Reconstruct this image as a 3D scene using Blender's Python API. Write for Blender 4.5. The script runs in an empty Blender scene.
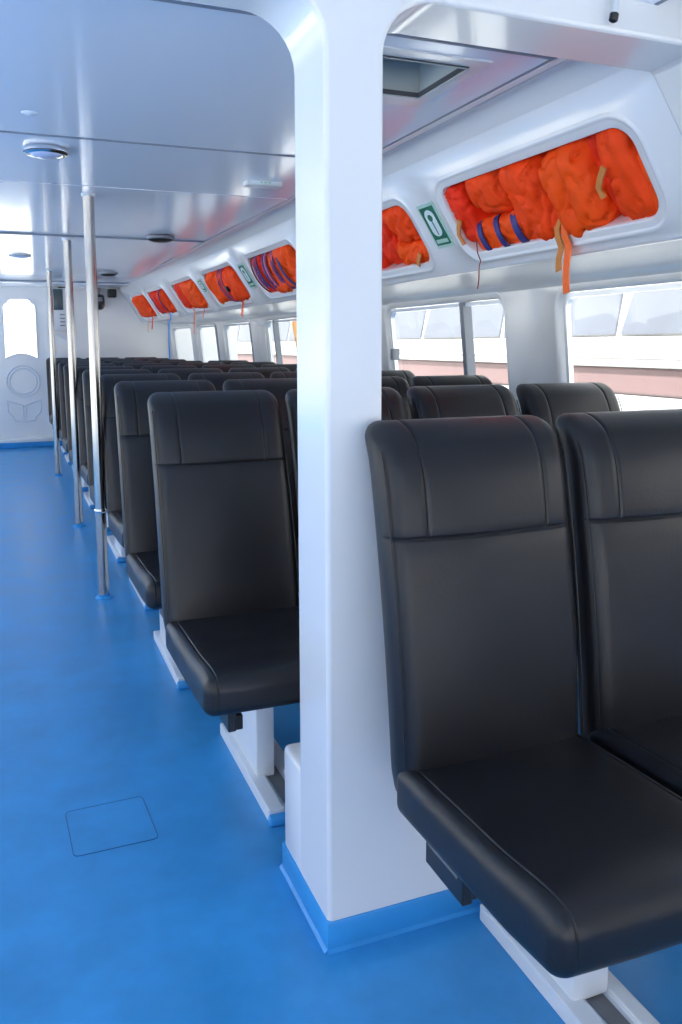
import bpy, bmesh, math, random
from mathutils import Vector, Matrix, noise
from mathutils.geometry import tessellate_polygon
PI = math.pi
scn = bpy.context.scene
COL = scn.collection
random.seed(7)

# ------------------------------------------------------------------ materials
def new_mat(name):
    m = bpy.data.materials.new(name); m.use_nodes = True
    nt = m.node_tree
    return m, nt, nt.nodes['Principled BSDF']

def N(nt, t, **kw):
    n = nt.nodes.new(t)
    for k, v in kw.items():
        if k in n.inputs: n.inputs[k].default_value = v
        else: setattr(n, k, v)
    return n

def simple(name, col, rough=.5, metal=0., spec=.5, coat=0., bump=0., bscale=40., var=0., vscale=3., rvar=0.):
    m, nt, b = new_mat(name)
    b.inputs['Base Color'].default_value = (*col, 1)
    b.inputs['Roughness'].default_value = rough
    b.inputs['Metallic'].default_value = metal
    b.inputs['Specular IOR Level'].default_value = spec
    b.inputs['Coat Weight'].default_value = coat
    b.inputs['Coat Roughness'].default_value = .05
    tc = N(nt, 'ShaderNodeTexCoord')
    if bump:
        nz = N(nt, 'ShaderNodeTexNoise', Scale=bscale, Detail=4.)
        bp = N(nt, 'ShaderNodeBump', Strength=bump, Distance=.01)
        nt.links.new(tc.outputs['Object'], nz.inputs['Vector'])
        nt.links.new(nz.outputs['Fac'], bp.inputs['Height'])
        nt.links.new(bp.outputs['Normal'], b.inputs['Normal'])
    if var or rvar:
        nz = N(nt, 'ShaderNodeTexNoise', Scale=vscale, Detail=5., Roughness=.6)
        nt.links.new(tc.outputs['Object'], nz.inputs['Vector'])
        if var:
            r = N(nt, 'ShaderNodeValToRGB')
            r.color_ramp.elements[0].position = .3; r.color_ramp.elements[1].position = .7
            r.color_ramp.elements[0].color = (*[c*(1-var) for c in col], 1)
            r.color_ramp.elements[1].color = (*[min(1, c*(1+var)) for c in col], 1)
            nt.links.new(nz.outputs['Fac'], r.inputs['Fac'])
            nt.links.new(r.outputs['Color'], b.inputs['Base Color'])
        if rvar:
            mr = N(nt, 'ShaderNodeMapRange')
            mr.inputs['From Min'].default_value = .3; mr.inputs['From Max'].default_value = .7
            mr.inputs['To Min'].default_value = rough-rvar; mr.inputs['To Max'].default_value = rough+rvar
            nt.links.new(nz.outputs['Fac'], mr.inputs['Value'])
            nt.links.new(mr.outputs['Result'], b.inputs['Roughness'])
    return m

M = {}
M['white'] = simple('white_gelcoat', (.80, .80, .805), .22, coat=.3, bump=.02, bscale=6)
M['ceil'] = simple('ceiling_gelcoat', (.79, .85, .955), .15, coat=.2, bump=.025, bscale=2.5)
M['bin'] = simple('locker_gelcoat', (.76, .77, .80), .2, coat=.3, bump=.02, bscale=7)
M['dark'] = simple('seam_dark', (.05, .055, .07), .6)
M['bluejoint'] = simple('blue_joint', (.018, .12, .30), .6)
M['seam'] = simple('seam_grey', (.22, .25, .31), .5)
M['grey'] = simple('hatch_grey', (.42, .46, .46), .5, var=.1)
M['floor'] = simple('blue_deck_vinyl', (.040, .29, .62), .36, bump=.05, bscale=16, var=.13, vscale=5.5, rvar=.06)
M['skirt'] = simple('blue_skirting_vinyl', (.035, .29, .66), .38, bump=.04, bscale=14, var=.08, vscale=5)
M['leather'] = simple('black_vinyl_upholstery', (.0095, .0090, .0115), .385, spec=.45, bump=.05, bscale=170, rvar=.05, vscale=6)
M['thread'] = simple('seam_thread', (.035, .034, .038), .55)
M['steel'] = simple('polished_steel', (.43, .425, .42), .2, metal=1., rvar=.04, vscale=10)
M['chrome'] = simple('chrome', (.80, .81, .83), .08, metal=1.)
M['frame'] = simple('white_painted_metal', (.72, .75, .79), .35, bump=.02, bscale=30, var=.03)
M['black'] = simple('black_plastic', (.012, .013, .016), .3)
M['rubber'] = simple('grey_rubber_channel', (.16, .165, .18), .5)
M['wrubber'] = simple('window_gasket', (.22, .24, .28), .4)
M['alu'] = simple('pale_aluminium', (.62, .65, .69), .3, metal=.6)
M['orange'] = simple('orange_nylon', (.98, .065, .006), .62, spec=.2, bump=1.0, bscale=16, var=.1, vscale=9)
M['orange2'] = simple('bright_orange_nylon', (1.0, .085, .006), .6, spec=.2, bump=1.0, bscale=12, var=.08, vscale=9)
M['red'] = simple('red_orange_nylon', (.86, .032, .006), .62, spec=.2, bump=1.0, bscale=14, var=.12, vscale=8)
M['webbing'] = simple('orange_webbing', (1.0, .16, .02), .6, bump=.3, bscale=120)
M['tan'] = simple('tan_webbing', (.62, .24, .06), .7, bump=.3, bscale=120)
M['navy'] = simple('navy_webbing', (.035, .04, .22), .6, bump=.3, bscale=100)
M['violet'] = simple('violet_webbing', (.20, .05, .20), .6, bump=.3, bscale=100)
M['pink'] = simple('pink_webbing', (.75, .22, .30), .6, bump=.3, bscale=100)
M['bluecord'] = simple('blue_cord', (.04, .30, .85), .5)
M['maroon'] = simple('maroon_thread', (.22, .02, .02), .7)
M['sgreen'] = simple('sign_green', (.02, .16, .10), .35)
M['swhite'] = simple('sign_white', (.72, .82, .86), .35)
M['spale'] = simple('sign_pale_green', (.42, .62, .55), .35)
M['lens'] = simple('lamp_lens', (.55, .62, .85), .12, coat=.5)
M['speaker'] = simple('black_speaker_grille', (.015, .017, .022), .45, bump=.4, bscale=300)
M['screen'] = simple('dark_screen', (.06, .085, .10), .2)
M['panel'] = simple('cream_panel_box', (.70, .72, .74), .4)
M['boatwhite'] = simple('neighbour_boat_white', (.40, .40, .395), .5, var=.05, vscale=.8)
M['boatred'] = simple('neighbour_boat_red', (.165, .105, .105), .5, var=.08, vscale=.8)
M['boatglass'] = simple('neighbour_boat_glass', (.115, .128, .158), .4, var=.1, vscale=1.2)
M['post'] = simple('orange_post', (.85, .42, .12), .6)

def glass():
    m = bpy.data.materials.new('window_glass'); m.use_nodes = True
    nt = m.node_tree; nt.nodes.clear()
    o = N(nt, 'ShaderNodeOutputMaterial'); mx = N(nt, 'ShaderNodeMixShader')
    t = N(nt, 'ShaderNodeBsdfTransparent'); t.inputs['Color'].default_value = (.93, .96, .97, 1)
    g = N(nt, 'ShaderNodeBsdfGlossy', Roughness=.02); lf = N(nt, 'ShaderNodeLayerWeight', Blend=.5)
    pw = N(nt, 'ShaderNodeMath', operation='POWER'); pw.inputs[1].default_value = 4.
    lw = N(nt, 'ShaderNodeMath', operation='MULTIPLY_ADD'); lw.inputs[1].default_value = .55; lw.inputs[2].default_value = .04
    nt.links.new(lf.outputs['Facing'], pw.inputs[0]); nt.links.new(pw.outputs[0], lw.inputs[0])
    nt.links.new(lw.outputs[0], mx.inputs[0]); nt.links.new(t.outputs[0], mx.inputs[1])
    nt.links.new(g.outputs[0], mx.inputs[2]); nt.links.new(mx.outputs[0], o.inputs[0])
    return m
M['glass'] = glass()

# ------------------------------------------------------------------ mesh helpers
def link(name, me, mats, parent=None, smooth=None):
    if not isinstance(mats, (list, tuple)): mats = [mats]
    for m in mats: me.materials.append(M[m])
    if smooth is not None:
        for p in me.polygons: p.use_smooth = True
        if smooth < 180: me.set_sharp_from_angle(angle=math.radians(smooth))
    o = bpy.data.objects.new(name, me); COL.objects.link(o)
    if parent is not None: o.parent = parent
    return o

class MB:
    def __init__(s): s.bm = bmesh.new(); s.mi = 0
    def raw(s, vs, fs):
        v = [s.bm.verts.new(p) for p in vs]
        for f in fs:
            try:
                q = s.bm.faces.new([v[i] for i in f]); q.material_index = s.mi
            except ValueError: pass
        return v
    def box(s, a, b, bev=0., seg=2, rot=None):
        c = [(a[i]+b[i])/2 for i in range(3)]; d = [abs(b[i]-a[i]) for i in range(3)]
        t = bmesh.new(); bmesh.ops.create_cube(t, size=1)
        for v in t.verts: v.co = Vector((v.co.x*d[0], v.co.y*d[1], v.co.z*d[2]))
        if bev: bmesh.ops.bevel(t, geom=list(t.edges), offset=min(bev, min(d)*.49), segments=seg, profile=.5, affect='EDGES')
        if rot is not None:
            for v in t.verts: v.co = rot @ v.co
        for v in t.verts: v.co += Vector(c)
        s.merge(t); return s
    def merge(s, t):
        t.verts.ensure_lookup_table(); t.verts.index_update()
        s.raw([v.co.copy() for v in t.verts], [[v.index for v in f.verts] for f in t.faces]); t.free()
    def tube(s, pts, r, n=8, closed=False, cap=True):
        pts = [Vector(p) for p in pts]; k = len(pts)
        rs = r if isinstance(r, (list, tuple)) else [r]*k
        rings = []; up = None
        for i, p in enumerate(pts):
            d = (pts[(i+1) % k]-pts[i-1]) if closed else (pts[min(i+1, k-1)]-pts[max(i-1, 0)])
            d.normalize()
            if up is None: up = d.orthogonal().normalized()
            up = (up-d*up.dot(d)).normalized(); w = d.cross(up)
            rings.append([p+rs[i]*(math.cos(2*PI*j/n)*up+math.sin(2*PI*j/n)*w) for j in range(n)])
        vs = [q for rg in rings for q in rg]; fs = []
        for i in range(k if closed else k-1):
            a, b = i*n, ((i+1) % k)*n
            for j in range(n): fs.append((a+j, a+(j+1) % n, b+(j+1) % n, b+j))
        if cap and not closed: fs += [tuple(range(n))[::-1], tuple(range((k-1)*n, k*n))]
        s.raw(vs, fs); return s
    def strip(s, pts, w, t, side):
        """flat webbing along pts, width w along vector side, thickness t"""
        pts = [Vector(p) for p in pts]; side = Vector(side).normalized(); k = len(pts); vs = []; fs = []
        for i, p in enumerate(pts):
            d = (pts[min(i+1, k-1)]-pts[max(i-1, 0)]).normalized()
            sd = (side-d*side.dot(d)).normalized(); nn = d.cross(sd)
            vs += [p+sd*w/2+nn*t/2, p-sd*w/2+nn*t/2, p-sd*w/2-nn*t/2, p+sd*w/2-nn*t/2]
        for i in range(k-1):
            a, b = i*4, i*4+4
            for j in range(4): fs.append((a+j, a+(j+1) % 4, b+(j+1) % 4, b+j))
        fs += [(3, 2, 1, 0), (k*4-4, k*4-3, k*4-2, k*4-1)]
        s.raw(vs, fs); return s
    def lathe(s, prof, n=32, at=(0, 0, 0)):
        vs = []; fs = []; k = len(prof)
        for r, z in prof:
            for j in range(n): vs.append((at[0]+r*math.cos(2*PI*j/n), at[1]+r*math.sin(2*PI*j/n), at[2]+z))
        for i in range(k-1):
            for j in range(n): fs.append((i*n+j, i*n+(j+1) % n, (i+1)*n+(j+1) % n, (i+1)*n+j))
        fs += [tuple(range(n))[::-1], tuple(range((k-1)*n, k*n))]
        s.raw(vs, fs); return s
    def prism(s, poly, f, a, b):
        """poly of 2D points, f(u,v,w)->3D, extruded w from a to b"""
        n = len(poly)
        vs = [f(u, v, a) for u, v in poly]+[f(u, v, b) for u, v in poly]
        fs = [tuple(range(n)), tuple(range(n, 2*n))[::-1]]
        fs += [(i, (i+1) % n, n+(i+1) % n, n+i) for i in range(n)]
        s.raw(vs, fs); return s
    def build(s, name, mats, parent=None, smooth=40, bev=0., seg=2):
        bm = s.bm
        bmesh.ops.remove_doubles(bm, verts=bm.verts, dist=1e-5)
        bmesh.ops.recalc_face_normals(bm, faces=bm.faces)
        me = bpy.data.meshes.new(name); bm.to_mesh(me); bm.free()
        o = link(name, me, mats, parent, smooth)
        if bev:
            md = o.modifiers.new('bevel', 'BEVEL'); md.width = bev; md.segments = seg; md.limit_method = 'ANGLE'; md.angle_limit = math.radians(35)
        return o

def rbox(mb, h, r, cs, deform=None):
    """rounded box of half size h, corner radius r (per axis), grid coordinates cs per axis in [-1,1]"""
    r = r if isinstance(r, (list, tuple)) else (r, r, r)
    cs = [sorted(c) for c in cs]
    idx = {}; vs = []; fs = []
    def vert(p):
        k = tuple(round(q, 6) for q in p)
        if k in idx: return idx[k]
        P = [p[i]*h[i] for i in range(3)]
        q = [max(-(h[i]-r[i]), min(h[i]-r[i], P[i])) for i in range(3)]
        n = Vector([(P[i]-q[i])/r[i] for i in range(3)])
        if n.length > 1e-9: n = n/max(abs(c) for c in n)*1.0 if False else n.normalized()
        c = Vector([q[i]+r[i]*n[i] for i in range(3)])
        if deform: c = deform(c, p, n)
        idx[k] = len(vs); vs.append(c); return idx[k]
    for ax in range(3):
        a, b = (ax+1) % 3, (ax+2) % 3
        for sgn in (-1, 1):
            for i in range(len(cs[a])-1):
                for j in range(len(cs[b])-1):
                    quad = []
                    for (u, v) in ((i, j), (i+1, j), (i+1, j+1), (i, j+1)):
                        p = [0, 0, 0]; p[ax] = sgn; p[a] = cs[a][u]; p[b] = cs[b][v]; quad.append(vert(p))
                    fs.append(quad if sgn > 0 else quad[::-1])
    mb.raw(vs, fs)

def lin(n, extra=()):
    base = [-1+2*i/n for i in range(n+1)]
    out = [b for b in base if all(abs(b-e) > 1e-4 for e in extra)]+list(extra)
    return sorted(out)
def edgegrid(n, h, r, extra=()):
    """grid denser at the rounded rims"""
    e = r/h
    rim = [-1+e*(1-math.cos(k*PI/10)) if False else -1+e*k/5 for k in range(6)]
    mid = [(-1+e)+(2-2*e)*k/n for k in range(1, n)]
    allc = rim+mid+[-c for c in rim]
    allc = [c for c in allc if all(abs(c-x) > 2.5e-3 for x in extra) or abs(abs(c)-1) < 1e-9]
    out = []
    for c in sorted(allc+list(extra)):
        if not out or c-out[-1] > 1e-5: out.append(c)
    return out

def empty(name, loc, parent=None):
    o = bpy.data.objects.new(name, None); COL.objects.link(o); o.location = loc
    o.empty_display_size = .05
    if parent is not None: o.parent = parent
    return o
def tag(o, label, cat, group=None):
    o['label'] = label; o['category'] = cat
    if group: o['group'] = group
    return o
def struct(o, label=None):
    o['kind'] = 'structure'
    if label: o['label'] = label
    return o

def ring_plate(mb, outer, hole, n, rings, f):
    """plate between rectangle outer=(u0,u1,v0,v1) and rounded hole (list of n points); rings = list of (offset factor from hole, height)"""
    u0, u1, v0, v1 = outer
    cx = sum(p[0] for p in hole)/n; cy = sum(p[1] for p in hole)/n
    out = []
    for (u, v) in hole:
        dx, dy = u-cx, v-cy; ts = []
        if dx > 1e-9: ts.append((u1-cx)/dx)
        if dx < -1e-9: ts.append((u0-cx)/dx)
        if dy > 1e-9: ts.append((v1-cy)/dy)
        if dy < -1e-9: ts.append((v0-cy)/dy)
        t = min(ts); out.append([cx+dx*t, cy+dy*t])
    for cu, cv in ((u0, v0), (u1, v0), (u1, v1), (u0, v1)):      # snap nearest to the corners
        k = min(range(n), key=lambda i: (out[i][0]-cu)**2+(out[i][1]-cv)**2); out[k] = [cu, cv]
    loops = [([tuple(o) for o in out], 0.)]
    for d, hgt in rings:
        pts = []
        for i, (u, v) in enumerate(hole):
            a = hole[i-1]; b = hole[(i+1) % n]
            tx, ty = b[0]-a[0], b[1]-a[1]; L = math.hypot(tx, ty) or 1
            nx, ny = ty/L, -tx/L                       # outward for a counter-clockwise loop
            pts.append((u+nx*d, v+ny*d))
        loops.append((pts, hgt))
    base = len(mb.bm.verts)
    vs = [f(u, v, hgt) for pts, hgt in loops for u, v in pts]; fs = []
    for k in range(len(loops)-1):
        for i in range(n): fs.append((k*n+i, k*n+(i+1) % n, (k+1)*n+(i+1) % n, (k+1)*n+i))
    mb.raw(vs, fs)

def rrect(u0, u1, v0, v1, r, per=6, side=6):
    """rounded rectangle, counter-clockwise"""
    pts = []
    cs = [(u1-r, v0+r, -PI/2), (u1-r, v1-r, 0), (u0+r, v1-r, PI/2), (u0+r, v0+r, PI)]
    for k, (cx, cy, a0) in enumerate(cs):
        arc = [(cx+r*math.cos(a0+PI/2*i/per), cy+r*math.sin(a0+PI/2*i/per)) for i in range(per+1)]
        pts += arc
        nx = cs[(k+1) % 4]; s = arc[-1]
        e = (nx[0]+r*math.cos(nx[2]), nx[1]+r*math.sin(nx[2]))
        pts += [(s[0]+(e[0]-s[0])*i/side, s[1]+(e[1]-s[1])*i/side) for i in range(1, side)]
    return pts

# ------------------------------------------------------------------ camera
F = 826.2
cam = bpy.data.cameras.new('camera'); co = bpy.data.objects.new('camera', cam); COL.objects.link(co)
yaw, pit, rol = math.radians(21.7475), math.radians(-7.3066), math.radians(-.1312)
fw = Vector((math.sin(yaw)*math.cos(pit), math.cos(yaw)*math.cos(pit), math.sin(pit)))
rt = Vector((math.cos(yaw), -math.sin(yaw), 0)); upv = rt.cross(fw)
r2 = rt*math.cos(rol)+upv*math.sin(rol); u2 = upv*math.cos(rol)-rt*math.sin(rol)
mw = Matrix((r2, u2, -fw)).transposed().to_4x4(); mw.translation = Vector((0, 0, 1.21))
co.matrix_world = mw
cam.sensor_fit = 'VERTICAL'; cam.sensor_height = 36; cam.sensor_width = 24
cam.lens = F/1024*36; cam.shift_y = -61.4/1024; cam.clip_start = .02
scn.camera = co

# ------------------------------------------------------------------ setting
HC = 1.897
YE = 10.5
def ftaper(y): return -.10*max(0, min(1, (y-6)/4.5))**1.4
WPTS = [(-3, 2.19), (5.5, 2.19), (7.4, 2.18), (8.0, 2.165), (8.74, 2.11), (9.6, 2.0), (10.7, 1.84)]
def wallx(y):
    for (a, xa), (b, xb) in zip(WPTS, WPTS[1:]):
        if y <= b: return xa+(xb-xa)*(y-a)/(b-a)
    return WPTS[-1][1]

# floor
mb = MB()
mb.box((-3.1, -3, -.06), (3.2, YE+.2, 0))
struct(mb.build('floor', 'floor', smooth=None))
# ceiling: panels with grooves between them, each panel hung very slightly out of true
mb = MB()
ys = [-3, .2, 1.76, 2.985, 3.82, 5.63, 6.68, 8.65, 9.68, YE+.15]
for i in range(len(ys)-1):
    a, b = ys[i]+.0045, ys[i+1]-.0045
    t = [0, .0, .0, .005, -.007, .006, .009, -.008, .005][i]
    for (x0, x1) in ((-2.9, -.9), (-.891, 1.256)):
        if i == 2 and x1 > 1:      # hatch opening in this bay
            hole = [(.86, 1.885), (1.093, 1.885), (1.093, 2.15), (.86, 2.15)]
            outer = [(x0, a), (x1, a), (x1, b), (x0, b)]
            L = [[Vector((u, v, 0)) for u, v in outer], [Vector((u, v, 0)) for u, v in hole]]
            flat = outer+hole; tri = tessellate_polygon(L)
            mb.raw([(u, v, HC) for u, v in flat], [tuple(q) for q in tri])
            continue
        v = [(x0, a, HC+t), (x1, a, HC+t), (x1, b, HC-t), (x0, b, HC-t)]
        mb.raw(v+[(p[0], p[1], p[2]+.02) for p in v], [(0, 1, 2, 3), (4, 5, 6, 7), (0, 1, 5, 4), (1, 2, 6, 5), (2, 3, 7, 6), (3, 0, 4, 7)])
struct(mb.build('ceiling', 'ceil', smooth=None))
mb = MB()
for y in ys[1:-1]: mb.box((-2.9, y-.006, HC-.004), (1.262, y+.006, HC+.012))
mb.box((1.2565, -3, HC-.001), (1.2665, YE, HC+.012)); mb.box((-.905, -3, HC+.006), (-.888, YE, HC+.012))
struct(mb.build('ceiling_seam', 'seam', smooth=None))
mb = MB(); mb.box((-3.2, -4.3, 2.22), (3.3, YE+.3, 2.26))  # roof runs on past the aft wall; overhang added to shade the pillar
struct(mb.build('deckhead', 'white', smooth=None))
# low transverse ceiling beam near the end wall
mb = MB(); mb.box((-2.9, 9.68, HC-.018), (1.3, 9.86, HC+.01), .006)
struct(mb.build('trim_1', 'ceil'))

# cove between ceiling and the locker face, locker face with openings
FL = .4393
def face(y, v, hgt=0.):
    """v 0..1 from the top of the locker face to its bottom; hgt into the cabin"""
    return Vector((1.40+.24*v+ftaper(y)-.838*hgt, y, 1.861-.368*v-.546*hgt))
BINS = [(1.745, 2.725), (3.02, 3.93), (4.40, 5.34), (5.72, 6.65), (7.0, 7.89), (8.28, 9.14), (9.34, 10.16)]
VT, VB = .275, .865
mb = MB()
edges = [1.45]+[(BINS[i][1]+BINS[i+1][0])/2 for i in range(6)]+[YE+.05]
NH = 48
for k, (a, b) in enumerate(BINS):
    hole = rrect(a, b, VT*FL, VB*FL, .062, per=6, side=6); n = len(hole)
    ring_plate(mb, (edges[k], edges[k+1], 0, FL), hole, n,
               [(.046, 0.), (.042, .003), (.037, .0055), (.031, .0055), (.027, .003), (.023, .002), (.006, .002), (.002, .0), (0, -.004), (-.001, -.02), (-.001, -.26)],
               lambda u, v, h: face(u, v/FL, h))
    # back of the stowage space
    mb.raw([face(u, v/FL, -.26) for u, v in hole], [tuple(range(n))])
# cove profile from seam to face top, and soffit from face bottom to the window head
ysq = [1.45+(YE+.05-1.45)*i/40 for i in range(41)]
prof = [(1.266, HC+.006), (1.268, HC-.002), (1.282, HC-.004), (1.296, HC-.003), (1.305, HC+.006), (1.325, HC+.010), (1.35, HC+.004), (1.375, HC-.012), (1.392, HC-.028), (1.40, 1.861)]
sof = [(1.64, 1.493), (1.643, 1.486), (1.652, 1.482), (1.67, 1.484), (1.72, 1.492), (1.80, 1.497), (1.86, 1.497)]
sofw = [(.25, 1.497), (.15, 1.496), (.07, 1.488), (.02, 1.474), (0, 1.455)]
for i in range(len(ysq)-1):
    for pr_, keep in ((prof, True), (sof, False)):
        for (xa, za), (xb, zb) in zip(pr_, pr_[1:]):
            q = []
            for y, x, z in ((ysq[i], xa, za), (ysq[i+1], xa, za), (ysq[i+1], xb, zb), (ysq[i], xb, zb)):
                w = (x-1.27)/.13 if keep else 1
                if not keep and x > 1.7: w = 1
                q.append((x+ftaper(y)*(max(0, w) if keep else 1) if not (not keep and x > wallx(y)-.26) else wallx(y)-.26, y, z))
            mb.raw(q, [(0, 1, 2, 3)])
    last = sof[-1]
    seq = lambda y: [(min(last[0]+ftaper(y), wallx(y)-.26), last[1])]+[(wallx(y)-d, z) for d, z in sofw]
    A, B = seq(ysq[i]), seq(ysq[i+1])
    for j in range(len(A)-1):
        mb.raw([(A[j][0], ysq[i], A[j][1]), (B[j][0], ysq[i+1], B[j][1]), (B[j+1][0], ysq[i+1], B[j+1][1]), (A[j+1][0], ysq[i], A[j+1][1])], [(0, 1, 2, 3)])
# thin plate behind the soffit closes the locker against the deckhead
lock = mb.build('overhead_locker', 'bin', smooth=50)
struct(lock, 'white moulded overhead locker with open rounded bays along the ceiling edge')

# right wall with windows
def wpos(y, z, h=0.): return Vector((wallx(y)+.10*(1.455-z)-h, y, z))
WINS = [(-1.2, .9), (1.30, 2.99), (3.42, 4.74), (5.10, 7.36), (7.80, 8.66), (8.88, 9.52), (9.73, 10.40)]
we = [-3]+[(WINS[i][1]+WINS[i+1][0])/2 for i in range(len(WINS)-1)]+[YE+.1]
mb = MB(); ZT, ZS = 1.428, .88
for k, (a, b) in enumerate(WINS):
    hole = rrect(a, b, ZS, ZT, .07 if b-a > .7 else .045, per=5, side=5); n = len(hole)
    ring_plate(mb, (we[k], we[k+1], .6, 1.457), hole, n, [(.035, 0), (.03, .004), (.012, .004), (.006, 0), (0, -.012), (0, -.05)], lambda u, v, h: wpos(u, v, h))
for i in range(60):
    y0, y1 = -3+(YE+3.1)*i/60, -3+(YE+3.1)*(i+1)/60
    mb.raw([wpos(y0, 0), wpos(y1, 0), wpos(y1, .6), wpos(y0, .6)], [(0, 1, 2, 3)])
    mb.raw([(wallx(y0)+.01, y0, 1.455), (wallx(y1)+.01, y1, 1.455), (wallx(y1)+.01, y1, 2.23), (wallx(y0)+.01, y0, 2.23)], [(0, 1, 2, 3)])
struct(mb.build('wall_right', 'white', smooth=40))
MULL = {2: [3.83], 3: [7.14, 6.2], 1: [2.0]}
for k, (a, b) in enumerate(WINS):
    if k == 0: continue
    mb = MB()
    hole = rrect(a+.004, b-.004, ZS+.004, ZT-.004, .062 if b-a > .7 else .04, per=5, side=5); n = len(hole)
    inner = rrect(a+.022, b-.022, ZS+.022, ZT-.022, .05 if b-a > .7 else .03, per=5, side=5)
    for h0, h1 in ((-.02, -.045),):
        vs = [wpos(u, v, h0) for u, v in hole]+[wpos(u, v, h0) for u, v in inner]+[wpos(u, v, h1) for u, v in inner]
        mb.raw(vs, [(i, (i+1) % n, n+(i+1) % n, n+i) for i in range(n)]+[(n+i, n+(i+1) % n, 2*n+(i+1) % n, 2*n+i) for i in range(n)])
    w = struct(mb.build('window_%d' % k, 'alu', smooth=40))
    mb = MB(); mid = rrect(a+.01, b-.01, ZS+.01, ZT-.01, .055 if b-a > .7 else .035, per=5, side=5)
    vs = [wpos(u, v, -.04) for u, v in mid]+[wpos(u, v, -.044) for u, v in mid]
    # grid pane follows the curve of the hull
    cu = sum(p[0] for p in mid)/n
    mb.raw([wpos(u, v, -.042) for u, v in mid], [tuple(range(n))])
    mb.build('pane', 'glass', w, smooth=None)
    for y in MULL.get(k, []) + ([a+.07] if k in (4, 5) else []):
        mb = MB(); wd = .02 if k in (1, 2) else .014
        vs = []
        for z in (ZS, ZT):
            for dy, h in ((-wd, -.01), (wd, -.01), (wd, -.06), (-wd, -.06)): vs.append(wpos(y+dy, z, h))
        mb.raw(vs, [(0, 1, 5, 4), (1, 2, 6, 5), (2, 3, 7, 6), (3, 0, 4, 7), (0, 1, 2, 3), (4, 5, 6, 7)])
        mb.build('mullion', 'wrubber', w, smooth=None)
    if k == 2:
        mb = MB(); q = wpos(4.67, 1.15, .0); mb.box((q.x-.02, q.y-.02, q.z-.035), (q.x+.03, q.y+.02, q.z+.035), .006)
        mb.build('latch', 'wrubber', w)

# end wall, with the opening of its door
XL = -2.9
DX0, DX1, DZ0, DZ1 = -.30, .435, .105, 1.895
mb = MB()
mb.box((XL, YE, 0), (DX0, YE+.08, 2.23)); mb.box((DX1, YE, 0), (2.75, YE+.08, 2.23)); mb.box((DX0, YE, DZ1), (DX1, YE+.08, 2.23)); mb.box((DX0, YE, 0), (DX1, YE+.08, DZ0))
mb.box((DX0-.2, YE-.03, .062), (DX1+.03, YE+.01, .112), .012)     # white sill ledge
struct(mb.build('wall_end', 'white', smooth=40))
mb = MB(); mb.box((XL, YE-.035, 0), (.55, YE+.005, .066), .008)
struct(mb.build('baseboard_end', 'skirt'))
# door
mb = MB()
def dpos(u, v, w): return (u, YE+.03-w, v)
wx0, wx1, wz0, wz1 = -.045, .318, 1.055, 1.752
win = []
def arc(cx, cz, r, a0, a1, k=6): return [(cx+r*math.cos(a0+(a1-a0)*i/k), cz+r*math.sin(a0+(a1-a0)*i/k)) for i in range(k+1)]
bot = [(wx0+(wx1-wx0)*i/12, wz0+.055*math.sin(PI*i/12)) for i in range(13)]
win = bot+[(wx1, wz1-.085)]+[(wx1-.012, wz1-.075)]+arc(wx1, wz1+.0, .062, -PI/2-.2, -PI+.2, 5)+[(wx1-.075, wz1-.010), (wx1-.088, wz1)]+[(wx0+.088, wz1), (wx0+.075, wz1-.010)]+arc(wx0, wz1, .062, -.2, -PI/2+.2, 5)+[(wx0+.012, wz1-.075), (wx0, wz1-.085)]
outer = [(DX0, DZ0), (DX1, DZ0), (DX1, DZ1), (DX0, DZ1)]
L = [[Vector((u, v, 0)) for u, v in outer], [Vector((u, v, 0)) for u, v in win]]
tri = tessellate_polygon(L); flat = outer+win; nn = len(flat)
mb.raw([dpos(u, v, 0) for u, v in flat]+[dpos(u, v, -.035) for u, v in flat], [tuple(t) for t in tri]+[tuple(i+nn for i in t) for t in tri])
nw = len(win)
mb.raw([dpos(u, v, 0) for u, v in win]+[dpos(u, v, -.035) for u, v in win], [(i, (i+1) % nw, nw+(i+1) % nw, nw+i) for i in range(nw)])
mb.raw([dpos(u, v, 0) for u, v in outer]+[dpos(u, v, -.035) for u, v in outer], [(i, (i+1) % 4, 4+(i+1) % 4, 4+i) for i in range(4)])
door = struct(mb.build('door_1', 'white', smooth=None))
mb = MB()
mb.tube([dpos(u, v, .002) for u, v in win], .007, 6, closed=True)
mb.build('window_rim', 'frame', door)
mb = MB(); mb.raw([dpos(u, v, -.018) for u, v in win], [tuple(range(nw))])
mb.build('pane', 'glass', door, smooth=None)
mb = MB()
cx, cz = .14, .785
for R in (.182, .150): mb.tube([dpos(cx+R*math.cos(2*PI*i/40), cz+R*math.sin(2*PI*i/40), .001) for i in range(40)], .009, 6, closed=True)
# lower carved pair of leaves
for sg in (-1, 1):
    P = [(.012, .50), (.09, .53), (.185, .565), (.185, .43)]+[(.185-.03*math.sin(t), .43-.0-.05*t/1.6) for t in (.4, .8, 1.2)]+[(.12, .36), (.12, .325), (.012, .31)]
    mb.tube([dpos(cx+sg*u, v, .001) for u, v in P], .0075, 6, closed=True)
mb.build('relief_moulding', 'frame', door)

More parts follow.
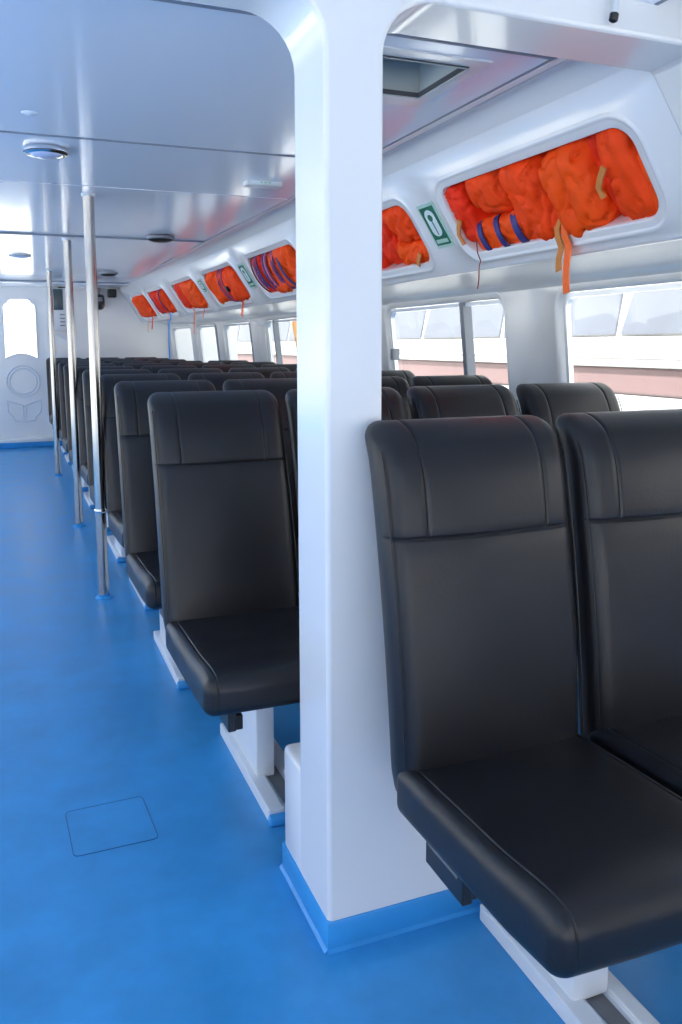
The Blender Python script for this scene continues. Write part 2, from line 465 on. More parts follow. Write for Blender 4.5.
# left wall and aft wall (behind the photographer): openings let the daylight in
mb = MB()
LW = [(-2.6+1.9*i, -2.6+1.9*i+1.7) for i in range(7)]
mb.box((-2.98, -3, 0), (-2.9, YE, .38)); mb.box((-2.98, -3, 1.72), (-2.9, YE, 2.23))
prev = -3
for a, b in LW: mb.box((-2.98, prev, .38), (-2.9, a, 1.72)); prev = b
mb.box((-2.98, prev, .38), (-2.9, YE, 1.72))
struct(mb.build('wall_left', 'white', smooth=None))
mb = MB()
mb.box((-2.98, -3.08, 0), (-2.5, -3, 2.23)); mb.box((2.0, -3.08, 0), (2.75, -3, 2.23)); mb.box((-2.5, -3.08, 1.45), (2.0, -3, 2.23)); mb.box((-2.5, -3.08, 0), (2.0, -3, .08))
struct(mb.build('wall_back', 'white', smooth=None))

mb = MB(); mb.box((-3, -9, -.08), (3, -3.08, -.01))  # unseen deck added behind the camera to bounce sun onto the ceiling
struct(mb.build('aft_bounce_deck', 'frame', smooth=None))
# pillar with its transverse frame: one moulding
YP0, YP1 = 1.422, 1.595
def fil(cx, cz, r, a0, a1, k=8): return [(cx+r*math.cos(a0+(a1-a0)*i/k), cz+r*math.sin(a0+(a1-a0)*i/k)) for i in range(k+1)]
XC0, XC1, ZB = .538, .653, 1.83
R = .105
poly = [(XC0, 0), (.955, 0), (.955, .30), (.72, .30), (.72, .92), (XC1, .92)]+fil(XC1+R, ZB-R, R, PI, PI/2)
poly += [(1.405, ZB), (1.415, 1.82), (1.535, 1.655), (1.60, 1.50), (1.61, 1.405), (1.65, 1.40), (2.0, 1.41), (2.19, 1.40), (2.19, 2.22), (-2.9, 2.22), (-2.9, 1.5), (-2.5, 1.72), (-2.2, ZB)]
poly += fil(XC0-R, ZB-R, R, PI/2, 0)
mb = MB(); mb.prism(poly, lambda u, v, w: (u, w, v), YP0, YP1)
pil = mb.build('pillar', 'white', smooth=35, bev=.009, seg=3)
struct(pil, 'white square pillar flaring into the transverse ceiling frame')
mb = MB(); mb.box((XC0+.0006, YP1-.03, 0), (.955, 1.715, .305), .014, 3)
mb.build('pillar_base', 'white', pil)
mb = MB()
mb.box((XC0-.004, YP0-.004, 0), (.959, 1.719, .064), .006, 2)
mb.prism([(0, 0), (.007, 0), (0, .007)], lambda u, v, w: (XC0-.003-u, w, v), YP0-.004, 1.719)
mb.prism([(0, 0), (.007, 0), (0, .007)], lambda u, v, w: (w, YP0-.003-u, v), XC0-.004, .959)
mb.build('skirting', 'skirt', pil, smooth=30)

# ------------------------------------------------------------------ seats
SW = .497
KS = .825
def toreal(p): return Vector((KS*p[0], KS*p[1], 1.21-KS*(1.21-p[2])))
def make_seat(x, y, L, rec, inset, rail_y0, rail_y1, leg_y, taper=0., skew=0., boxy=(.06, .19), legw=.08, boxx=.0):
    root = empty('passenger_seat', (x*KS, y*KS, 0))
    W = SW; hw = W/2-.004
    # backrest
    mb = MB(); H = .853; hz = H/2; hy = .052; rr = .046
    sx = .155/hw; zs = 1-2*.245/H
    ex = [s*sx+d for s in (-1, 1) for d in (-.018, -.009, -.0045, 0, .0045, .009, .018)]
    ez = [zs+d for d in (-.018, -.008, -.004, 0, .004, .008, .018)]
    def dback(c, p, n):
        X, Yl, Z = c; u = X/hw; t = (Z+hz)/H
        front = max(0., -n.y) if n.length > 1e-9 else (1. if p[1] < 0 else 0.)
        top = max(0., n.z)
        g = 0.
        if t > (zs+1)/2-.001 or top > .1:
            for s in (-1, 1):
                g = max(g, math.exp(-((u-s*sx)/.008)**2))
        gz = math.exp(-((p[2]-zs)/.0065)**2) if p[1] < 0 else 0.
        bulge = .020*(1-u*u)*(1-(2*t-1)**2*.5)
        if t > (zs+1)/2: bulge += .007*math.sin(PI*min(1, (t-(zs+1)/2)/(1-(zs+1)/2)))
        dep = .0055*max(g*(1 if p[1] < 0 or top > .3 else 0), gz)
        wr = .0022*noise.noise(Vector((X*7+x, Z*6, Yl*4)))
        Yl -= front*(bulge+wr-dep) ; Z -= top*dep
        # roll the head backwards a little and lean
        yj = L+.045
        lean = rec*(max(t,0)**1.08)+.018*math.sin(PI*t)*-1
        roll = .035*max(0, (t-.86)/.14)**2
        narrow = 1-.018*t*t-taper*(1-t)-.07*max(0, 1-t/.13)**2
        return toreal((X*narrow+W/2-skew*t, Yl+yj+lean+roll, Z+hz+.187))
    rbox(mb, (hw, hy, hz), rr, (edgegrid(14, hw, rr, ex), edgegrid(2, hy, rr), edgegrid(22, hz, rr, ez)), dback)
    back = mb.build('backrest', 'leather', root, smooth=180)
    # piping down the aisle side seam and across
    def backp(u, z, off):
        t = (z-.187)/H
        return toreal((u*hw*(1-.018*t*t-taper*(1-t))+W/2-skew*t, L+.045+rec*max(t,0)**1.08-.018*math.sin(PI*t)+.035*max(0, (t-.86)/.14)**2+off, z))
    for s in (-1, 1):
        mb = MB(); mb.tube([backp(s*.972, z, -.046) for z in [.30+.68*i/20 for i in range(21)]], .0016, 6)
        mb.build('piping', 'leather', back, smooth=60)
    # cushion
    mb = MB(); hl = (L+.05)/2; hh = .058; rr = .034
    sx2 = (hw-.036)/hw
    ex = [s*sx2+d for s in (-1, 1) for d in (-.018, -.009, -.0045, 0, .0045, .009, .018)]
    def dcush(c, p, n):
        X, Yl, Z = c; u = X/hw; s = (Yl+hl)/(2*hl)
        top = max(0., n.z) if n.length > 1e-9 else (1. if p[2] > 0 else 0.)
        fr = max(0., -n.y)
        g = max(math.exp(-((u-q*sx2)/.0065)**2) for q in (-1, 1)) if (p[2] > -.2) else 0.
        g2 = max(math.exp(-((u-q*(sx2+.03))/.0065)**2) for q in (-1, 1)) if (p[2] > -.2) else 0.
        crown = .013*(1-u*u)*math.sin(PI*min(1, max(0, s)))+.012*math.exp(-((s-.12)/.16)**2)
        wr = .0018*noise.noise(Vector((X*8, Yl*7, 3+x)))
        Z += top*(crown+wr-.0035*max(g, .6*g2)); Yl += fr*(.0035*max(g, .6*g2)-.012*(1-u*u))
        # front hangs over and the underside tapers up at the nose
        Z += .012*max(0, .25-s)/.25*(1 if p[2] < 0 else 0)
        return toreal((X+W/2, Yl+hl, Z+(.240 if skew else .220)+.02*(1-s)))
    rbox(mb, (hw, hl, hh), rr, (edgegrid(14, hw, rr, ex), edgegrid(14, hl, rr), edgegrid(2, hh, rr)), dcush)
    cush = mb.build('seat_cushion', 'leather', root, smooth=180)
    # pedestal and floor rail
    mb = MB()
    mb.box((inset+.018, leg_y, .028), (inset+.018+legw, rail_y1-.05, .312), .006)
    mb.box((.13, .22, .292), (W*KS-.09, L*KS-.02, .318), .004)
    mb.build('pedestal', 'frame', root)
    r0, r1 = rail_y0, rail_y1
    mb = MB()
    mb.prism([(0, 0), (.13, 0), (.13, .036), (.098, .036), (.098, .024), (.042, .024), (.042, .036), (0, .036)], lambda u, v, w: (inset+u, w, v), r0, r1)
    rail = mb.build('floor_rail', 'frame', root, smooth=None, bev=.003)
    mb = MB(); mb.box((inset+.052, r0+.012, .0235), (inset+.088, r1-.02, .027), .001)
    mb.build('channel_insert', 'rubber', rail)
    mb = MB(); mb.box((inset-.004, r0-.022, 0), (inset+.134, r0+.004, .026), .008, 3)
    mb.build('end_cap', 'skirt', rail)
    # black adjuster box under the aisle side
    mb = MB()
    b0, b1 = boxy
    mb.prism([(b0, .300), (b1, .300), (b1, .348), (b0, .348)], lambda u, v, w: (w, u, v), boxx+.036, boxx+.056)
    mb.prism([(b0+.01, .298), (b0+.04, .298), (b0+.04, .335), (b0+.01, .335)], lambda u, v, w: (w, u, v), boxx+.05, .11)
    ab = mb.build('adjuster_box', 'black', root, smooth=None, bev=.003)
    mb = MB(); mb.tube([(boxx+.035, b0+.015, .343), (boxx+.035, b1-.015, .343)], .0028, 6)
    mb.build('release_bar', 'rubber', ab)
    return root
def copy_tree(o, parent=None):
    c = o.copy(); COL.objects.link(c)
    if parent is not None: c.parent = parent; c.matrix_parent_inverse = o.matrix_parent_inverse
    for ch in [k for k in o.children]: copy_tree(ch, c)
    return c
ORD = ['first', 'second', 'third', 'fourth', 'fifth', 'sixth', 'seventh', 'eighth']
GROUP = 'black vinyl passenger seats'
s0 = make_seat(.734, .957, .545, .105, .262, -.12, .60, .31, .03, .018, (.29, .42))
tag(s0, 'nearest black vinyl seat, in front of the white pillar, aisle end', 'seat', GROUP)
s1 = copy_tree(s0); s1.location.x += SW*KS+.013
tag(s1, 'black vinyl seat at the right edge of the photo, beside the nearest seat', 'seat', GROUP)
ROWS = [4, 4, 4, 4, 4, 4, 4, 3, 3, 3]
ORD = ORD+['ninth', 'tenth']
proto = make_seat(.444, 2.12, .60, .235, .19, .145, .675, .32, 0., 0., (.07, .19), .052, .035)
POSN = ['aisle end', 'second from the aisle', 'third from the aisle', 'window end']
for r, cnt in enumerate(ROWS):
    for c in range(cnt):
        o = proto if (r == 0 and c == 0) else copy_tree(proto)
        jx = random.uniform(-.003, .003) if (r or c) else 0
        o.location = (.444*KS+.430*c+jx+(.008 if r > 1 else 0)+(.018 if r in (2, 4, 7) else 0), (2.12+1.005*r)*KS+(random.uniform(-.006, .006) if r else 0), 0)
        o.rotation_euler.z = random.uniform(-.004, .004) if r else 0
        if r:                                       # the floor rails keep their own spacing
            for ch in o.children:
                if ch.name.startswith('floor_rail'): ch.location = (-.055, min(.3, .10*r), 0)
                if ch.name.startswith('pedestal'): ch.location = (-.055, min(.1, .10*r), 0)
        where = 'the first row behind the pillar' if r == 0 else 'the %s row back from the pillar' % ORD[r]
        if r == 9: where = 'the last row before the end wall'
        tag(o, 'black vinyl seat, %s, %s' % (POSN[c], where), 'seat', GROUP)

# ------------------------------------------------------------------ grab poles
def pole(x, y, lab, collar):
    root = empty('grab_pole', (x, y, 0)); rad = .025
    mb = MB(); mb.tube([(0, 0, .004), (0, 0, HC-.002)], rad, 24); mb.build('tube', 'steel', root, smooth=60)
    mb = MB(); mb.lathe([(.042, 0), (.042, .003), (.034, .008), (.027, .012), (0.0275, .02), (0.0270, .02)], 28); mb.build('floor_flange', 'skirt', root, smooth=50)
    mb = MB(); mb.lathe([(0.0275, -.016), (0.0310, -.014), (0.0330, -.003), (0.0370, 0)], 28, (0, 0, HC)); mb.build('ceiling_flange', 'frame', root, smooth=50)
    if collar:
        mb = MB(); mb.lathe([(0.0275, 0), (0.0305, .004), (0.0305, .014), (0.0275, .018)], 28, (0, 0, .42)); mb.build('collar', 'chrome', root, smooth=50)
    tag(root, lab, 'pole', 'steel grab poles along the aisle')
pole(.370, 4.024, 'polished steel grab pole nearest the camera, beside the aisle seats', True)
pole(.385, 5.73, 'middle polished steel grab pole of the three along the aisle', False)
pole(.374, 8.09, 'farthest polished steel grab pole, just right of the white end door', False)

# ------------------------------------------------------------------ life jackets
def jacket(name_lab, y, v, depth, size, tilt, mat, seed, straps=(), bands=(), ties=(), group=None, fold=3, buckle=None):
    """one stowed life jacket: centre at locker coordinates (y, v), size (along y, along slope, depth)"""
    c = face(y, v, -depth)
    ex = Vector((0, 1, 0)); ez = Vector((-.5463, 0, .8376)); ey = Vector((-.838, 0, -.546))   # along, up the slope, to the cabin
    Rm = Matrix((ex, ey, ez)).transposed() @ Matrix.Rotation(tilt, 3, 'Y')
    root = empty('life_jacket', c); root.rotation_euler = Rm.to_euler()
    mb = MB(); hx, hz, hy = size[0]/2, size[1]/2, size[2]/2
    r = min(hx, hz, hy)*.72
    off = Vector((seed*3.7, seed*1.3, seed*2.1))
    def d(cc, p, n):
        X, Yy, Z = cc
        nn = n if n.length > 1e-9 else Vector([p[i] if abs(p[i]) == 1 else 0 for i in range(3)])
        k = noise.noise(Vector((X*11, Yy*11, Z*7))+off)*.016+noise.noise(Vector((X*30, Yy*20, Z*16))+off)*.006
        k += -.009*(1-abs(math.sin((X/hx*.5+.5)*PI*fold+.9*noise.noise(Vector((Z*6, seed, 0))))))**3
        kk = abs(noise.noise(Vector((X*16+Z*8, Z*14, Yy*9))+off)); k -= .014*math.exp(-(kk/.06)**2)
        return cc+nn*k
    nx = max(10, int(size[0]/.009)); nz = max(10, int(size[1]/.009)); ny = max(6, int(size[2]/.016))
    rbox(mb, (hx, hy, hz), r, (lin(nx), lin(ny), lin(nz)), d)
    body = mb.build('foam_body', mat, root, smooth=180)
    for (bx, bw, bm_, curve) in bands:            # webbing stripes wrapping the body
        mb = MB()
        pts = []
        for i in range(17):
            a = PI*i/16
            pts.append((bx+curve*math.sin(a), (hy+.012)*(.35+.65*math.sin(a)) , -hz*1.02*math.cos(a)))
        mb.strip(pts, bw, .005, (1, 0, 0)); mb.build('band', bm_, body)
    for (tx, tz, tm, tl) in ties:
        mb = MB(); mb.strip([(tx-.03, hy+.012, tz+.028), (tx-.005, hy+.018, tz+.004), (tx+.02, hy+.016, tz-.02), (tx+.016, hy+.018, tz-tl)], .018, .006, (.6, 0, .8)); mb.build('tie', tm, body)
    if buckle:
        mb = MB(); mb.box((buckle[0]-.02, hy+.004, buckle[1]-.022), (buckle[0]+.02, hy+.022, buckle[1]+.022), .005); mb.build('buckle', 'black', body)
    inv = Rm.to_4x4().transposed()
    for (sy, ln, w, sm, sway) in straps:          # straps hanging out over the locker lip (world vertical)
        lip = [face(sy, .80, .0), face(sy, VB-.005, .012), face(sy, .89, .014), face(sy, .93, .016)]
        e = lip[-1]; pts = list(lip)
        for i in range(1, 7):
            t = i/6; pts.append(Vector((e.x-.002-.01*t, e.y+sway*t+.004*math.sin(5*t+seed), e.z-ln*t)))
        inside = c+Vector((.0, sy-c.y, 0))*.6
        pts = [inside]+pts
        loc = [inv @ (p-c) for p in pts]
        mb = MB()
        if w > .006: mb.strip(loc, w, .004, inv @ Vector((0, 1, 0)))
        else: mb.tube(loc, w, 6)
        mb.build('hanging_strap', sm, root)
    tag(root, name_lab, 'life jacket', group)
    return root
g1 = 'life jackets in the nearest overhead bay'
# nearest bay (far side first)
jacket('dark orange life jacket squeezed at the far left end of the nearest bay', 2.675, .53, .085, (.125, .24, .17), .06, 'red', 1, ties=[(.02, -.04, 'tan', .06)], straps=[(2.66, .10, .0022, 'maroon', .0)], group=g1)
jacket('puffy orange life jacket standing above the blue striped one', 2.495, .44, .09, (.235, .17, .17), -.10, 'orange', 2, group=g1, fold=2)
jacket('rolled orange life jacket with blue bands at the bottom left of the nearest bay', 2.52, .77, .062, (.35, .115, .12), .03, 'orange2', 3, bands=[(-.12, .032, 'navy', -.03), (-.01, .026, 'navy', -.03), (.10, .026, 'navy', -.03)], group=g1, fold=2)
jacket('pleated orange life jacket standing left of the hanging straps', 2.275, .59, .07, (.215, .285, .17), -.07, 'orange', 4, group=g1, fold=3)
jacket('large bright orange life jacket with tan and orange straps hanging below', 2.065, .60, .066, (.215, .285, .17), .03, 'orange2', 5, straps=[(2.185, .075, .026, 'tan', -.005), (2.150, .145, .028, 'webbing', -.012)], group=g1, fold=2)
jacket('red orange life jacket lying behind along the top of the nearest bay', 2.10, .30, .15, (.40, .07, .12), 0, 'red', 6, group=g1, fold=4)
jacket('recessed red orange life jacket right of the hanging straps', 1.93, .59, .12, (.085, .285, .16), .03, 'red', 7, group=g1, fold=2)
jacket('big smooth orange life jacket with tan tie at the right of the nearest bay', 1.832, .575, .075, (.165, .300, .17), .05, 'orange', 8, ties=[(.05, .02, 'tan', .05)], group=g1, fold=1)
jacket('narrow orange life jacket at the far right end of the nearest bay', 1.757, .66, .08, (.055, .18, .15), .0, 'orange2', 9, group=g1, fold=1)
g2 = 'life jackets in the second overhead bay'
jacket('dark orange life jacket visible just right of the pillar in the second bay', 3.375, .56, .10, (.17, .28, .17), .0, 'red', 11, group=g2)
jacket('orange life jacket upright in the middle of the second bay beside the pillar', 3.165, .47, .085, (.25, .20, .17), .10, 'orange', 12, group=g2)
jacket('bright orange life jacket folded along the bottom of the second bay', 3.165, .77, .062, (.29, .115, .12), -.04, 'orange2', 13, ties=[(-.06, -.02, 'tan', .02)], group=g2)
jacket('red life jacket hidden mostly by the pillar in the second bay', 3.65, .57, .09, (.34, .28, .17), .0, 'red', 14, group=g2)
g3 = 'life jackets in the third overhead bay'
jacket('orange life jacket wrapped with navy and pink webbing just left of the pillar', 4.80, .58, .066, (.62, .285, .17), .05, 'orange2', 15, bands=[(.17, .030, 'navy', .05), (.125, .014, 'pink', .055), (.09, .022, 'violet', .06), (-.03, .026, 'violet', .07), (-.075, .014, 'navy', .07), (-.14, .03, 'navy', .04)], group=g3, fold=1)
jacket('dark red life jacket with black straps at the left of the third bay', 5.205, .575, .082, (.21, .28, .17), .05, 'red', 16, bands=[(.0, .03, 'violet', .04), (-.06, .03, 'navy', .04), (.065, .02, 'maroon', .04)], group=g3, fold=2)
g4 = 'life jackets in the fourth overhead bay'
jacket('orange life jacket with dark lines and black buckle in the fourth bay', 6.02, .60, .05, (.56, .27, .17), -.04, 'orange', 17, bands=[(.06, .012, 'violet', .03), (.11, .012, 'navy', .03), (.0, .012, 'violet', .03)], buckle=(-.02, .0), straps=[(5.97, .085, .011, 'red', .0), (5.945, .10, .011, 'webbing', -.01)], group=g4, fold=1)
jacket('bright orange life jacket pushed to the far end of the fourth bay', 6.46, .575, .06, (.31, .28, .17), .06, 'orange2', 18, group=g4, fold=2)
g5 = 'life jackets in the fifth overhead bay'
jacket('bright orange life jacket with a long strap hanging from the fifth bay', 7.29, .59, .05, (.54, .27, .17), -.05, 'orange2', 19, straps=[(7.56, .20, .022, 'webbing', .0), (7.18, .06, .012, 'red', .02)], group=g5, fold=2)
jacket('dark red life jacket at the far end of the fifth bay', 7.71, .575, .07, (.30, .28, .17), .04, 'red', 20, group=g5)
g6 = 'life jackets in the sixth overhead bay'
jacket('orange life jacket with navy webbing in the sixth bay', 8.50, .59, .055, (.42, .27, .17), -.04, 'orange', 21, bands=[(.0, .03, 'navy', .05)], straps=[(8.72, .13, .008, 'webbing', .0)], group=g6, fold=2)
jacket('red life jacket with navy webbing at the far end of the sixth bay', 8.91, .575, .065, (.38, .28, .17), .03, 'red', 22, bands=[(-.03, .03, 'navy', .04)], group=g6, fold=2)
g7 = 'life jackets in the last overhead bay by the end wall'
jacket('orange life jacket with a thin strap nearest the camera in the last bay', 9.53, .59, .05, (.36, .27, .17), -.03, 'orange', 23, straps=[(9.6, .12, .006, 'red', .0)], group=g7, fold=2)
jacket('bright orange life jacket at the far end of the last bay beside the end wall', 9.92, .575, .05, (.41, .28, .17), .03, 'orange2', 24, straps=[(9.85, .15, .008, 'webbing', .0)], group=g7, fold=2)
# blue cord hanging under the sixth bay
mb = MB(); p = face(8.62, .86, .014)
pts = [face(8.62, .78, 0), p, face(8.62, .95, .018)]
for i in range(1, 13): pts.append(Vector((p.x-.01, 8.62-.012*math.sin(i*.8), p.z-.06-.041*i)))
for q in (0, .012): mb.tube([Vector(a)+Vector((0, q, 0)) for a in pts], .0065, 8)
e = pts[-1]; mb.tube([e+Vector((0, 0, .03)), e+Vector((0, .006, -.015)), e+Vector((0, .006, -.03))], [.008, .018, .012], 8)
tag(mb.build('hanging_cord', 'bluecord', smooth=60), 'blue knotted cord hanging from the sixth overhead bay', 'cord')

# signs on the locker face between bays
def sign(y0, y1, v0, v1, lab):
    def sp(u, v, h): return face(y0+(y1-y0)*u, v0+(v1-v0)*v, h)
    mb = MB()
    a = [sp(u, v, h) for h in (-.002, .0035) for u, v in ((0, 0), (1, 0), (1, 1), (0, 1))]
    mb.raw(a, [(0, 1, 2, 3), (4, 5, 6, 7), (0, 1, 5, 4), (1, 2, 6, 5), (2, 3, 7, 6), (3, 0, 4, 7)])
    o = mb.build('life_jacket_sign', 'spale', smooth=None)
    mb = MB(); mb.prism([(.08, .07), (.92, .07), (.92, .93), (.08, .93)], lambda u, v, w: sp(u, v, w), .003, .0045)
    mb.build('green_field', 'sgreen', o, smooth=None)
    mb = MB()
    cap = [(.5+.27*math.cos(t), .29-.155*math.sin(t)) for t in [PI*i/14 for i in range(15)]]+[(.5-.27*math.cos(t), .60+.13*math.sin(t)) for t in [PI*i/14 for i in range(15)]]
    mb.prism(cap, lambda u, v, w: sp(u, v, w), .0045, .0058); mb.build('jacket_symbol', 'swhite', o, smooth=None)
    mb = MB(); mb.prism([(.5+.13*math.cos(2*PI*i/20), .31+.075*math.sin(2*PI*i/20)) for i in range(20)], lambda u, v, w: sp(u, v, w), .0058, .0068)
    mb.prism([(.47, .36), (.53, .36), (.525, .70), (.485, .70)], lambda u, v, w: sp(u, v, w), .0058, .0066)
    mb.build('head_symbol', 'sgreen', o, smooth=None)
    mb = MB(); mb.prism([(.16, .80), (.84, .80), (.84, .885), (.16, .885)], lambda u, v, w: sp(u, v, w), .0045, .0056); mb.build('caption_strip', 'spale', o, smooth=None)
    tag(o, lab, 'sign', 'green life jacket signs')
sign(2.925, 2.80, .34, .76, 'green life jacket sign right of the pillar between two bays')
sign(5.60, 5.45, .30, .72, 'green life jacket sign just left of the third bay by the pillar')
sign(6.88, 6.76, .33, .60, 'small green sign far along, between fourth and fifth bays')

# ------------------------------------------------------------------ ceiling fittings
def dome_lamp(x, y, s, lab, rim):
    root = empty('ceiling_lamp', (x, y, HC))
    mb = MB(); mb.lathe([(.078*s, .0), (.08*s, -.003), (.08*s, -.016), (.072*s, -.020), (.062*s, -.020), (.058*s, -.012)], 40); mb.build('rim', rim, root, smooth=35)
    mb = MB(); mb.lathe([(.062*s, -.012), (.058*s, -.020), (.04*s, -.027), (.02*s, -.030), (.002, -.031)], 40); mb.build('lens', 'lens', root, smooth=60)
    mb = MB(); mb.lathe([(.0795*s, -.012), (.0815*s, -.0125), (.0815*s, -.0155), (.0795*s, -.016)], 40); mb.build('gasket', 'black', root, smooth=35)
    tag(root, lab, 'lamp')
dome_lamp(.156, 3.20, .93, 'round chrome rimmed lamp on the near ceiling above the aisle', 'chrome')
dome_lamp(.115, 6.86, 1.0, 'small pale round lamp on the far ceiling above the aisle', 'frame')
def speaker(x, y, s, lab):
    root = empty('ceiling_speaker', (x, y, HC))
    mb = MB(); mb.lathe([(.088*s, 0), (.09*s, -.006), (.088*s, -.016), (.078*s, -.020)], 40); mb.build('bezel', 'wrubber', root, smooth=35)
    mb = MB(); mb.lathe([(.08*s, -.016), (.074*s, -.026), (.05*s, -.034), (.02*s, -.037), (.002, -.037)], 40); mb.build('grille', 'speaker', root, smooth=60)
    tag(root, lab, 'speaker', 'black round ceiling speakers')
speaker(.934, 5.44, 1.0, 'larger black round speaker on the ceiling above the seats')
speaker(.918, 8.25, .95, 'farther black round speaker on the ceiling near the end wall')
root = empty('ceiling_box', (1.04, 3.50, HC+.004))
mb = MB(); mb.box((-.078, -.035, -.024), (.078, .035, .006), .006); mb.build('housing', 'panel', root)
mb = MB(); mb.box((-.06, -.0365, -.018), (.06, -.034, -.006), .0005); mb.build('face_plate', 'swhite', root)
mb = MB()
for i, xx in enumerate((-.022, -.004, .014)):
    mb.box((xx, -.0375, -.015), (xx+.012, -.036, -.009), 0)
mb.build('mark', 'spale', root, smooth=None)
tag(root, 'small white box with green marks on the ceiling left of the pillar', 'ceiling box')
mb = MB(); mb.lathe([(.024, 0), (.024, -.004), (.018, -.007), (.002, -.008)], 24, (.092, 2.73, HC+.003))
tag(mb.build('blanking_plate', 'ceil', smooth=40), 'small round white blanking plate on the near ceiling', 'plate')

# ceiling hatch behind the pillar
root = empty('ceiling_hatch', (0, 0, HC))
hx0, hx1, hy0, hy1 = .86, 1.093, 1.885, 2.15
def framed(o, i, z0, z1):
    mb = MB()
    a = [(o[0], o[2]), (o[1], o[2]), (o[1], o[3]), (o[0], o[3])]; b = [(i[0], i[2]), (i[1], i[2]), (i[1], i[3]), (i[0], i[3])]
    vs = [(u, v, z) for z in (z0, z1) for ring in (a, b) for u, v in ring]; fs = []
    for k in range(4):
        n = (k+1) % 4
        fs += [(k, n, 4+n, 4+k), (8+k, 8+n, 12+n, 12+k), (k, n, 8+n, 8+k), (4+k, 4+n, 12+n, 12+k)]
    mb.raw(vs, fs); return mb
framed((hx0-.045, hx1+.045, hy0-.05, hy1+.10), (hx0, hx1, hy0, hy1), -.004, .002).build('frame', 'white', root, smooth=None, bev=.004)
framed((hx0-.003, hx1+.003, hy0-.003, hy1+.003), (hx0+.006, hx1-.006, hy0+.006, hy1-.006), -.007, .004).build('gasket', 'dark', root, smooth=None)
mb = MB()
mb.raw([(hx0, hy0, -.01), (hx1, hy0, -.01), (hx1, hy1, -.01), (hx0, hy1, -.01), (hx0, hy0, .2), (hx1, hy0, .2), (hx1, hy1, .2), (hx0, hy1, .2)], [(0, 1, 5, 4), (1, 2, 6, 5), (2, 3, 7, 6), (3, 0, 4, 7), (4, 5, 6, 7)])
mb.build('shaft', 'grey', root, smooth=None)
tag(root, 'open square ceiling hatch with grey shaft right of the pillar top', 'hatch')

# white peg with black tip on the transverse frame
root = empty('cord_peg', (1.140, 1.422, 1.878))
mb = MB(); mb.tube([(.022, .004, .06), (.012, -.014, .02), (0, -.022, -.026)], .0085, 12); mb.build('peg', 'frame', root, smooth=50)
mb = MB(); mb.tube([(0, -.022, -.024), (-.003, -.023, -.036), (-.004, -.023, -.039)], [.0092, .009, .005], 12); mb.build('tip', 'black', root, smooth=50)
tag(root, 'short white peg with black tip on the ceiling frame, top right corner', 'peg')

# floor hatch
mb = MB()
P = [(.085, 1.935), (.285, 1.937), (.275, 2.148), (.077, 2.142)]
def rpoly(P, r=.015):
    out = []
    for i in range(4):
        p = Vector(P[i]); a = (Vector(P[i-1])-p).normalized(); b = (Vector(P[(i+1) % 4])-p).normalized()
        for k in range(5):
            t = k/4; q = p+a*r*(1-t)**2+b*r*t**2; out.append((q.x, q.y))
    return out
mb.prism(rpoly(P), lambda u, v, w: (u, v, w), -.002, .0012)
fh = mb.build('floor_hatch', 'floor', smooth=None)
mb = MB(); mb.tube([(u, v, .0008) for u, v in rpoly(P)], .0014, 5, closed=True); mb.build('joint', 'bluejoint', fh)
tag(fh, 'square blue access hatch set flush in the aisle floor', 'floor hatch')

# ------------------------------------------------------------------ end wall fittings
root = empty('control_panel', (.585, YE, 1.63))
mb = MB(); mb.box((-.085, -.06, -.25), (.085, 0, .25), .01); mb.build('cabinet', 'panel', root)
mb = MB(); mb.box((-.068, -.066, -.005), (.04, -.058, .24), .003); mb.build('screen', 'screen', root)
mb = MB()
for k in range(4):
    z = -.06-.042*k
    mb.box((-.002, -.065, z-.007), (.052, -.059, z+.007), .002)
mb.build('button', 'wrubber', root)
mb = MB(); mb.tube([(-.01, -.03, .256), (.06, -.035, .262), (.098, -.03, .25), (.098, -.03, .2)], .006, 8); mb.build('cable', 'black', root)
tag(root, 'white control cabinet with dark screen on the end wall right of the door', 'cabinet')
mb = MB(); mb.prism([(-.07, 0), (.09, 0), (.09, -.12)], lambda u, v, w: (.585+u, w, 1.36+v), YE-.05, YE)
tag(mb.build('wall_bracket', 'panel', smooth=None, bev=.003), 'small white triangular bracket beneath the control cabinet', 'bracket')
root = empty('wall_camera', (1.04, YE, 1.74))
mb = MB(); mb.box((-.015, -.05, .10), (.02, 0, .17), .004); mb.tube([(0, -.04, .12), (0, -.06, .04)], .014, 10); mb.build('mount', 'wrubber', root)
mb = MB(); mb.lathe([(.03, .075), (.055, .06), (.062, .0), (.062, -.05), (.05, -.09), (.02, -.108), (.002, -.11)], 24, (0, -.075, 0)); mb.build('housing', 'black', root, smooth=50)
mb = MB(); mb.box((-.03, -.142, -.01), (.03, -.13, .04), .004); mb.build('lens_window', 'wrubber', root)
tag(root, 'black dome camera hanging on the end wall beyond the poles', 'camera')
root = empty('wall_speaker', (1.19, YE, 1.83))
mb = MB(); mb.box((-.05, -.11, -.05), (.05, 0, .05), .014, 3); mb.build('case', 'black', root)
mb = MB(); mb.lathe([(.036, 0), (.036, .006), (.028, .004), (.002, .003)], 24)
for v in mb.bm.verts: v.co = Vector((v.co.x, -.11-v.co.z, v.co.y))
mb.build('cone', 'speaker', root)
tag(root, 'small black speaker box high on the end wall beside the last locker bay', 'speaker')

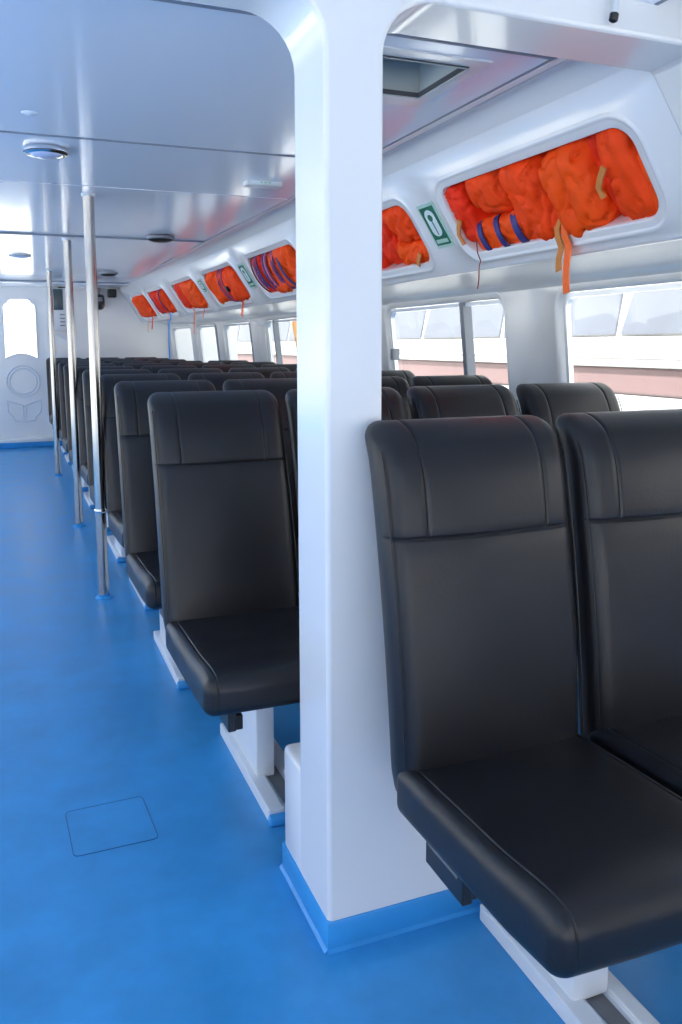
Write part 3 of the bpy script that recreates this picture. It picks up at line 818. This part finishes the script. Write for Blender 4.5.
# ------------------------------------------------------------------ outside: vessel alongside, post
BX = 7.0
root = empty('neighboring_boat', (BX, 5.5, -.8))
def bpart(name, mat, z0, z1, y0=5.5, y1=44, x0=0., dx=2.6, lean=0., bev=.03):
    mb = MB()
    vs = []
    for y in (y0, y1):
        vs += [(x0, y-5.5, z0+.8), (x0+dx, y-5.5, z0+.8), (x0+dx+lean, y-5.5, z1+.8), (x0+lean, y-5.5, z1+.8)]
    mb.raw(vs, [(0, 1, 2, 3), (4, 5, 6, 7), (0, 1, 5, 4), (1, 2, 6, 5), (2, 3, 7, 6), (3, 0, 4, 7)])
    return mb.build(name, mat, root, smooth=None, bev=bev)
bpart('hull', 'boatwhite', -.8, .60)
bpart('red_stripe', 'boatred', .60, .93, x0=-.01)
bpart('bulwark', 'boatwhite', .93, 1.02, x0=-.06, bev=.02)
bpart('side_deck', 'boatwhite', 1.02, 1.30)
dh = bpart('deckhouse', 'boatwhite', 1.30, 2.45, x0=.1, lean=.25)
k = 0; y = 5.8
while y < 41:
    mb = MB()
    f = lambda yy, z, h: (.1+.25*(z-1.30)/1.15-h, yy-5.5, z+.8)
    poly = [(y, 1.33), (y+2.55, 1.33), (y+2.40, 2.38), (y+.05, 2.38)]
    mb.prism(poly, lambda u, v, w: f(u, v, w), .0, .03); mb.build('window', 'boatglass', dh, smooth=None)
    y += 2.66
tag(root, 'white boat with a red stripe moored alongside, seen through the windows', 'boat')
mb = MB(); mb.tube([(2.60, 7.97, 1.9), (2.66, 7.66, .95), (2.78, 7.1, -.8)], .028, 12)
tag(mb.build('mooring_post', 'post', smooth=60), 'slanting orange post outside the window left of the pillar', 'post')

mb = MB(); mb.box((-60, -40, -.86), (80, 80, -.8))
M['sea'] = simple('grey_water', (.60, .63, .63), .3, bump=.3, bscale=1.5)
struct(mb.build('water', 'sea', smooth=None))
# ------------------------------------------------------------------ light
w = bpy.data.worlds.new('world'); scn.world = w; w.use_nodes = True
bg = w.node_tree.nodes['Background']; bg.inputs['Color'].default_value = (1.0, .985, .965, 1); bg.inputs['Strength'].default_value = 2.15
sl = bpy.data.lights.new('sun', 'SUN'); sl.energy = 20; sl.angle = math.radians(4); sl.color = (1, .97, .92)
so = bpy.data.objects.new('sun', sl); COL.objects.link(so); so.rotation_euler = Vector((.40, .22, -.9)).to_track_quat('-Z', 'Y').to_euler()
def portal(loc, rot, sx, sy):
    l = bpy.data.lights.new('window_portal', 'AREA'); l.shape = 'RECTANGLE'; l.size = sx; l.size_y = sy
    l.cycles.is_portal = True
    o = bpy.data.objects.new('window_portal', l); COL.objects.link(o); o.location = loc; o.rotation_euler = rot
for a, b in WINS: portal((2.34, (a+b)/2, 1.16), (0, PI/2, 0), .8, b-a)
for a, b in LW: portal((-2.99, (a+b)/2, 1.05), (0, -PI/2, 0), 1.34, b-a)
portal((-.25, -3.09, .77), (PI/2, 0, 0), 4.5, 1.4)
portal((.14, YE+.09, 1.4), (-PI/2, 0, 0), .36, .7)
scn.cycles.max_bounces = 12; scn.cycles.diffuse_bounces = 6; scn.cycles.transparent_max_bounces = 12
scn.view_settings.view_transform = 'Standard'; scn.view_settings.look = 'None'
scn.view_settings.exposure = 0.08; scn.view_settings.gamma = 1
scn.view_settings.use_curve_mapping = False
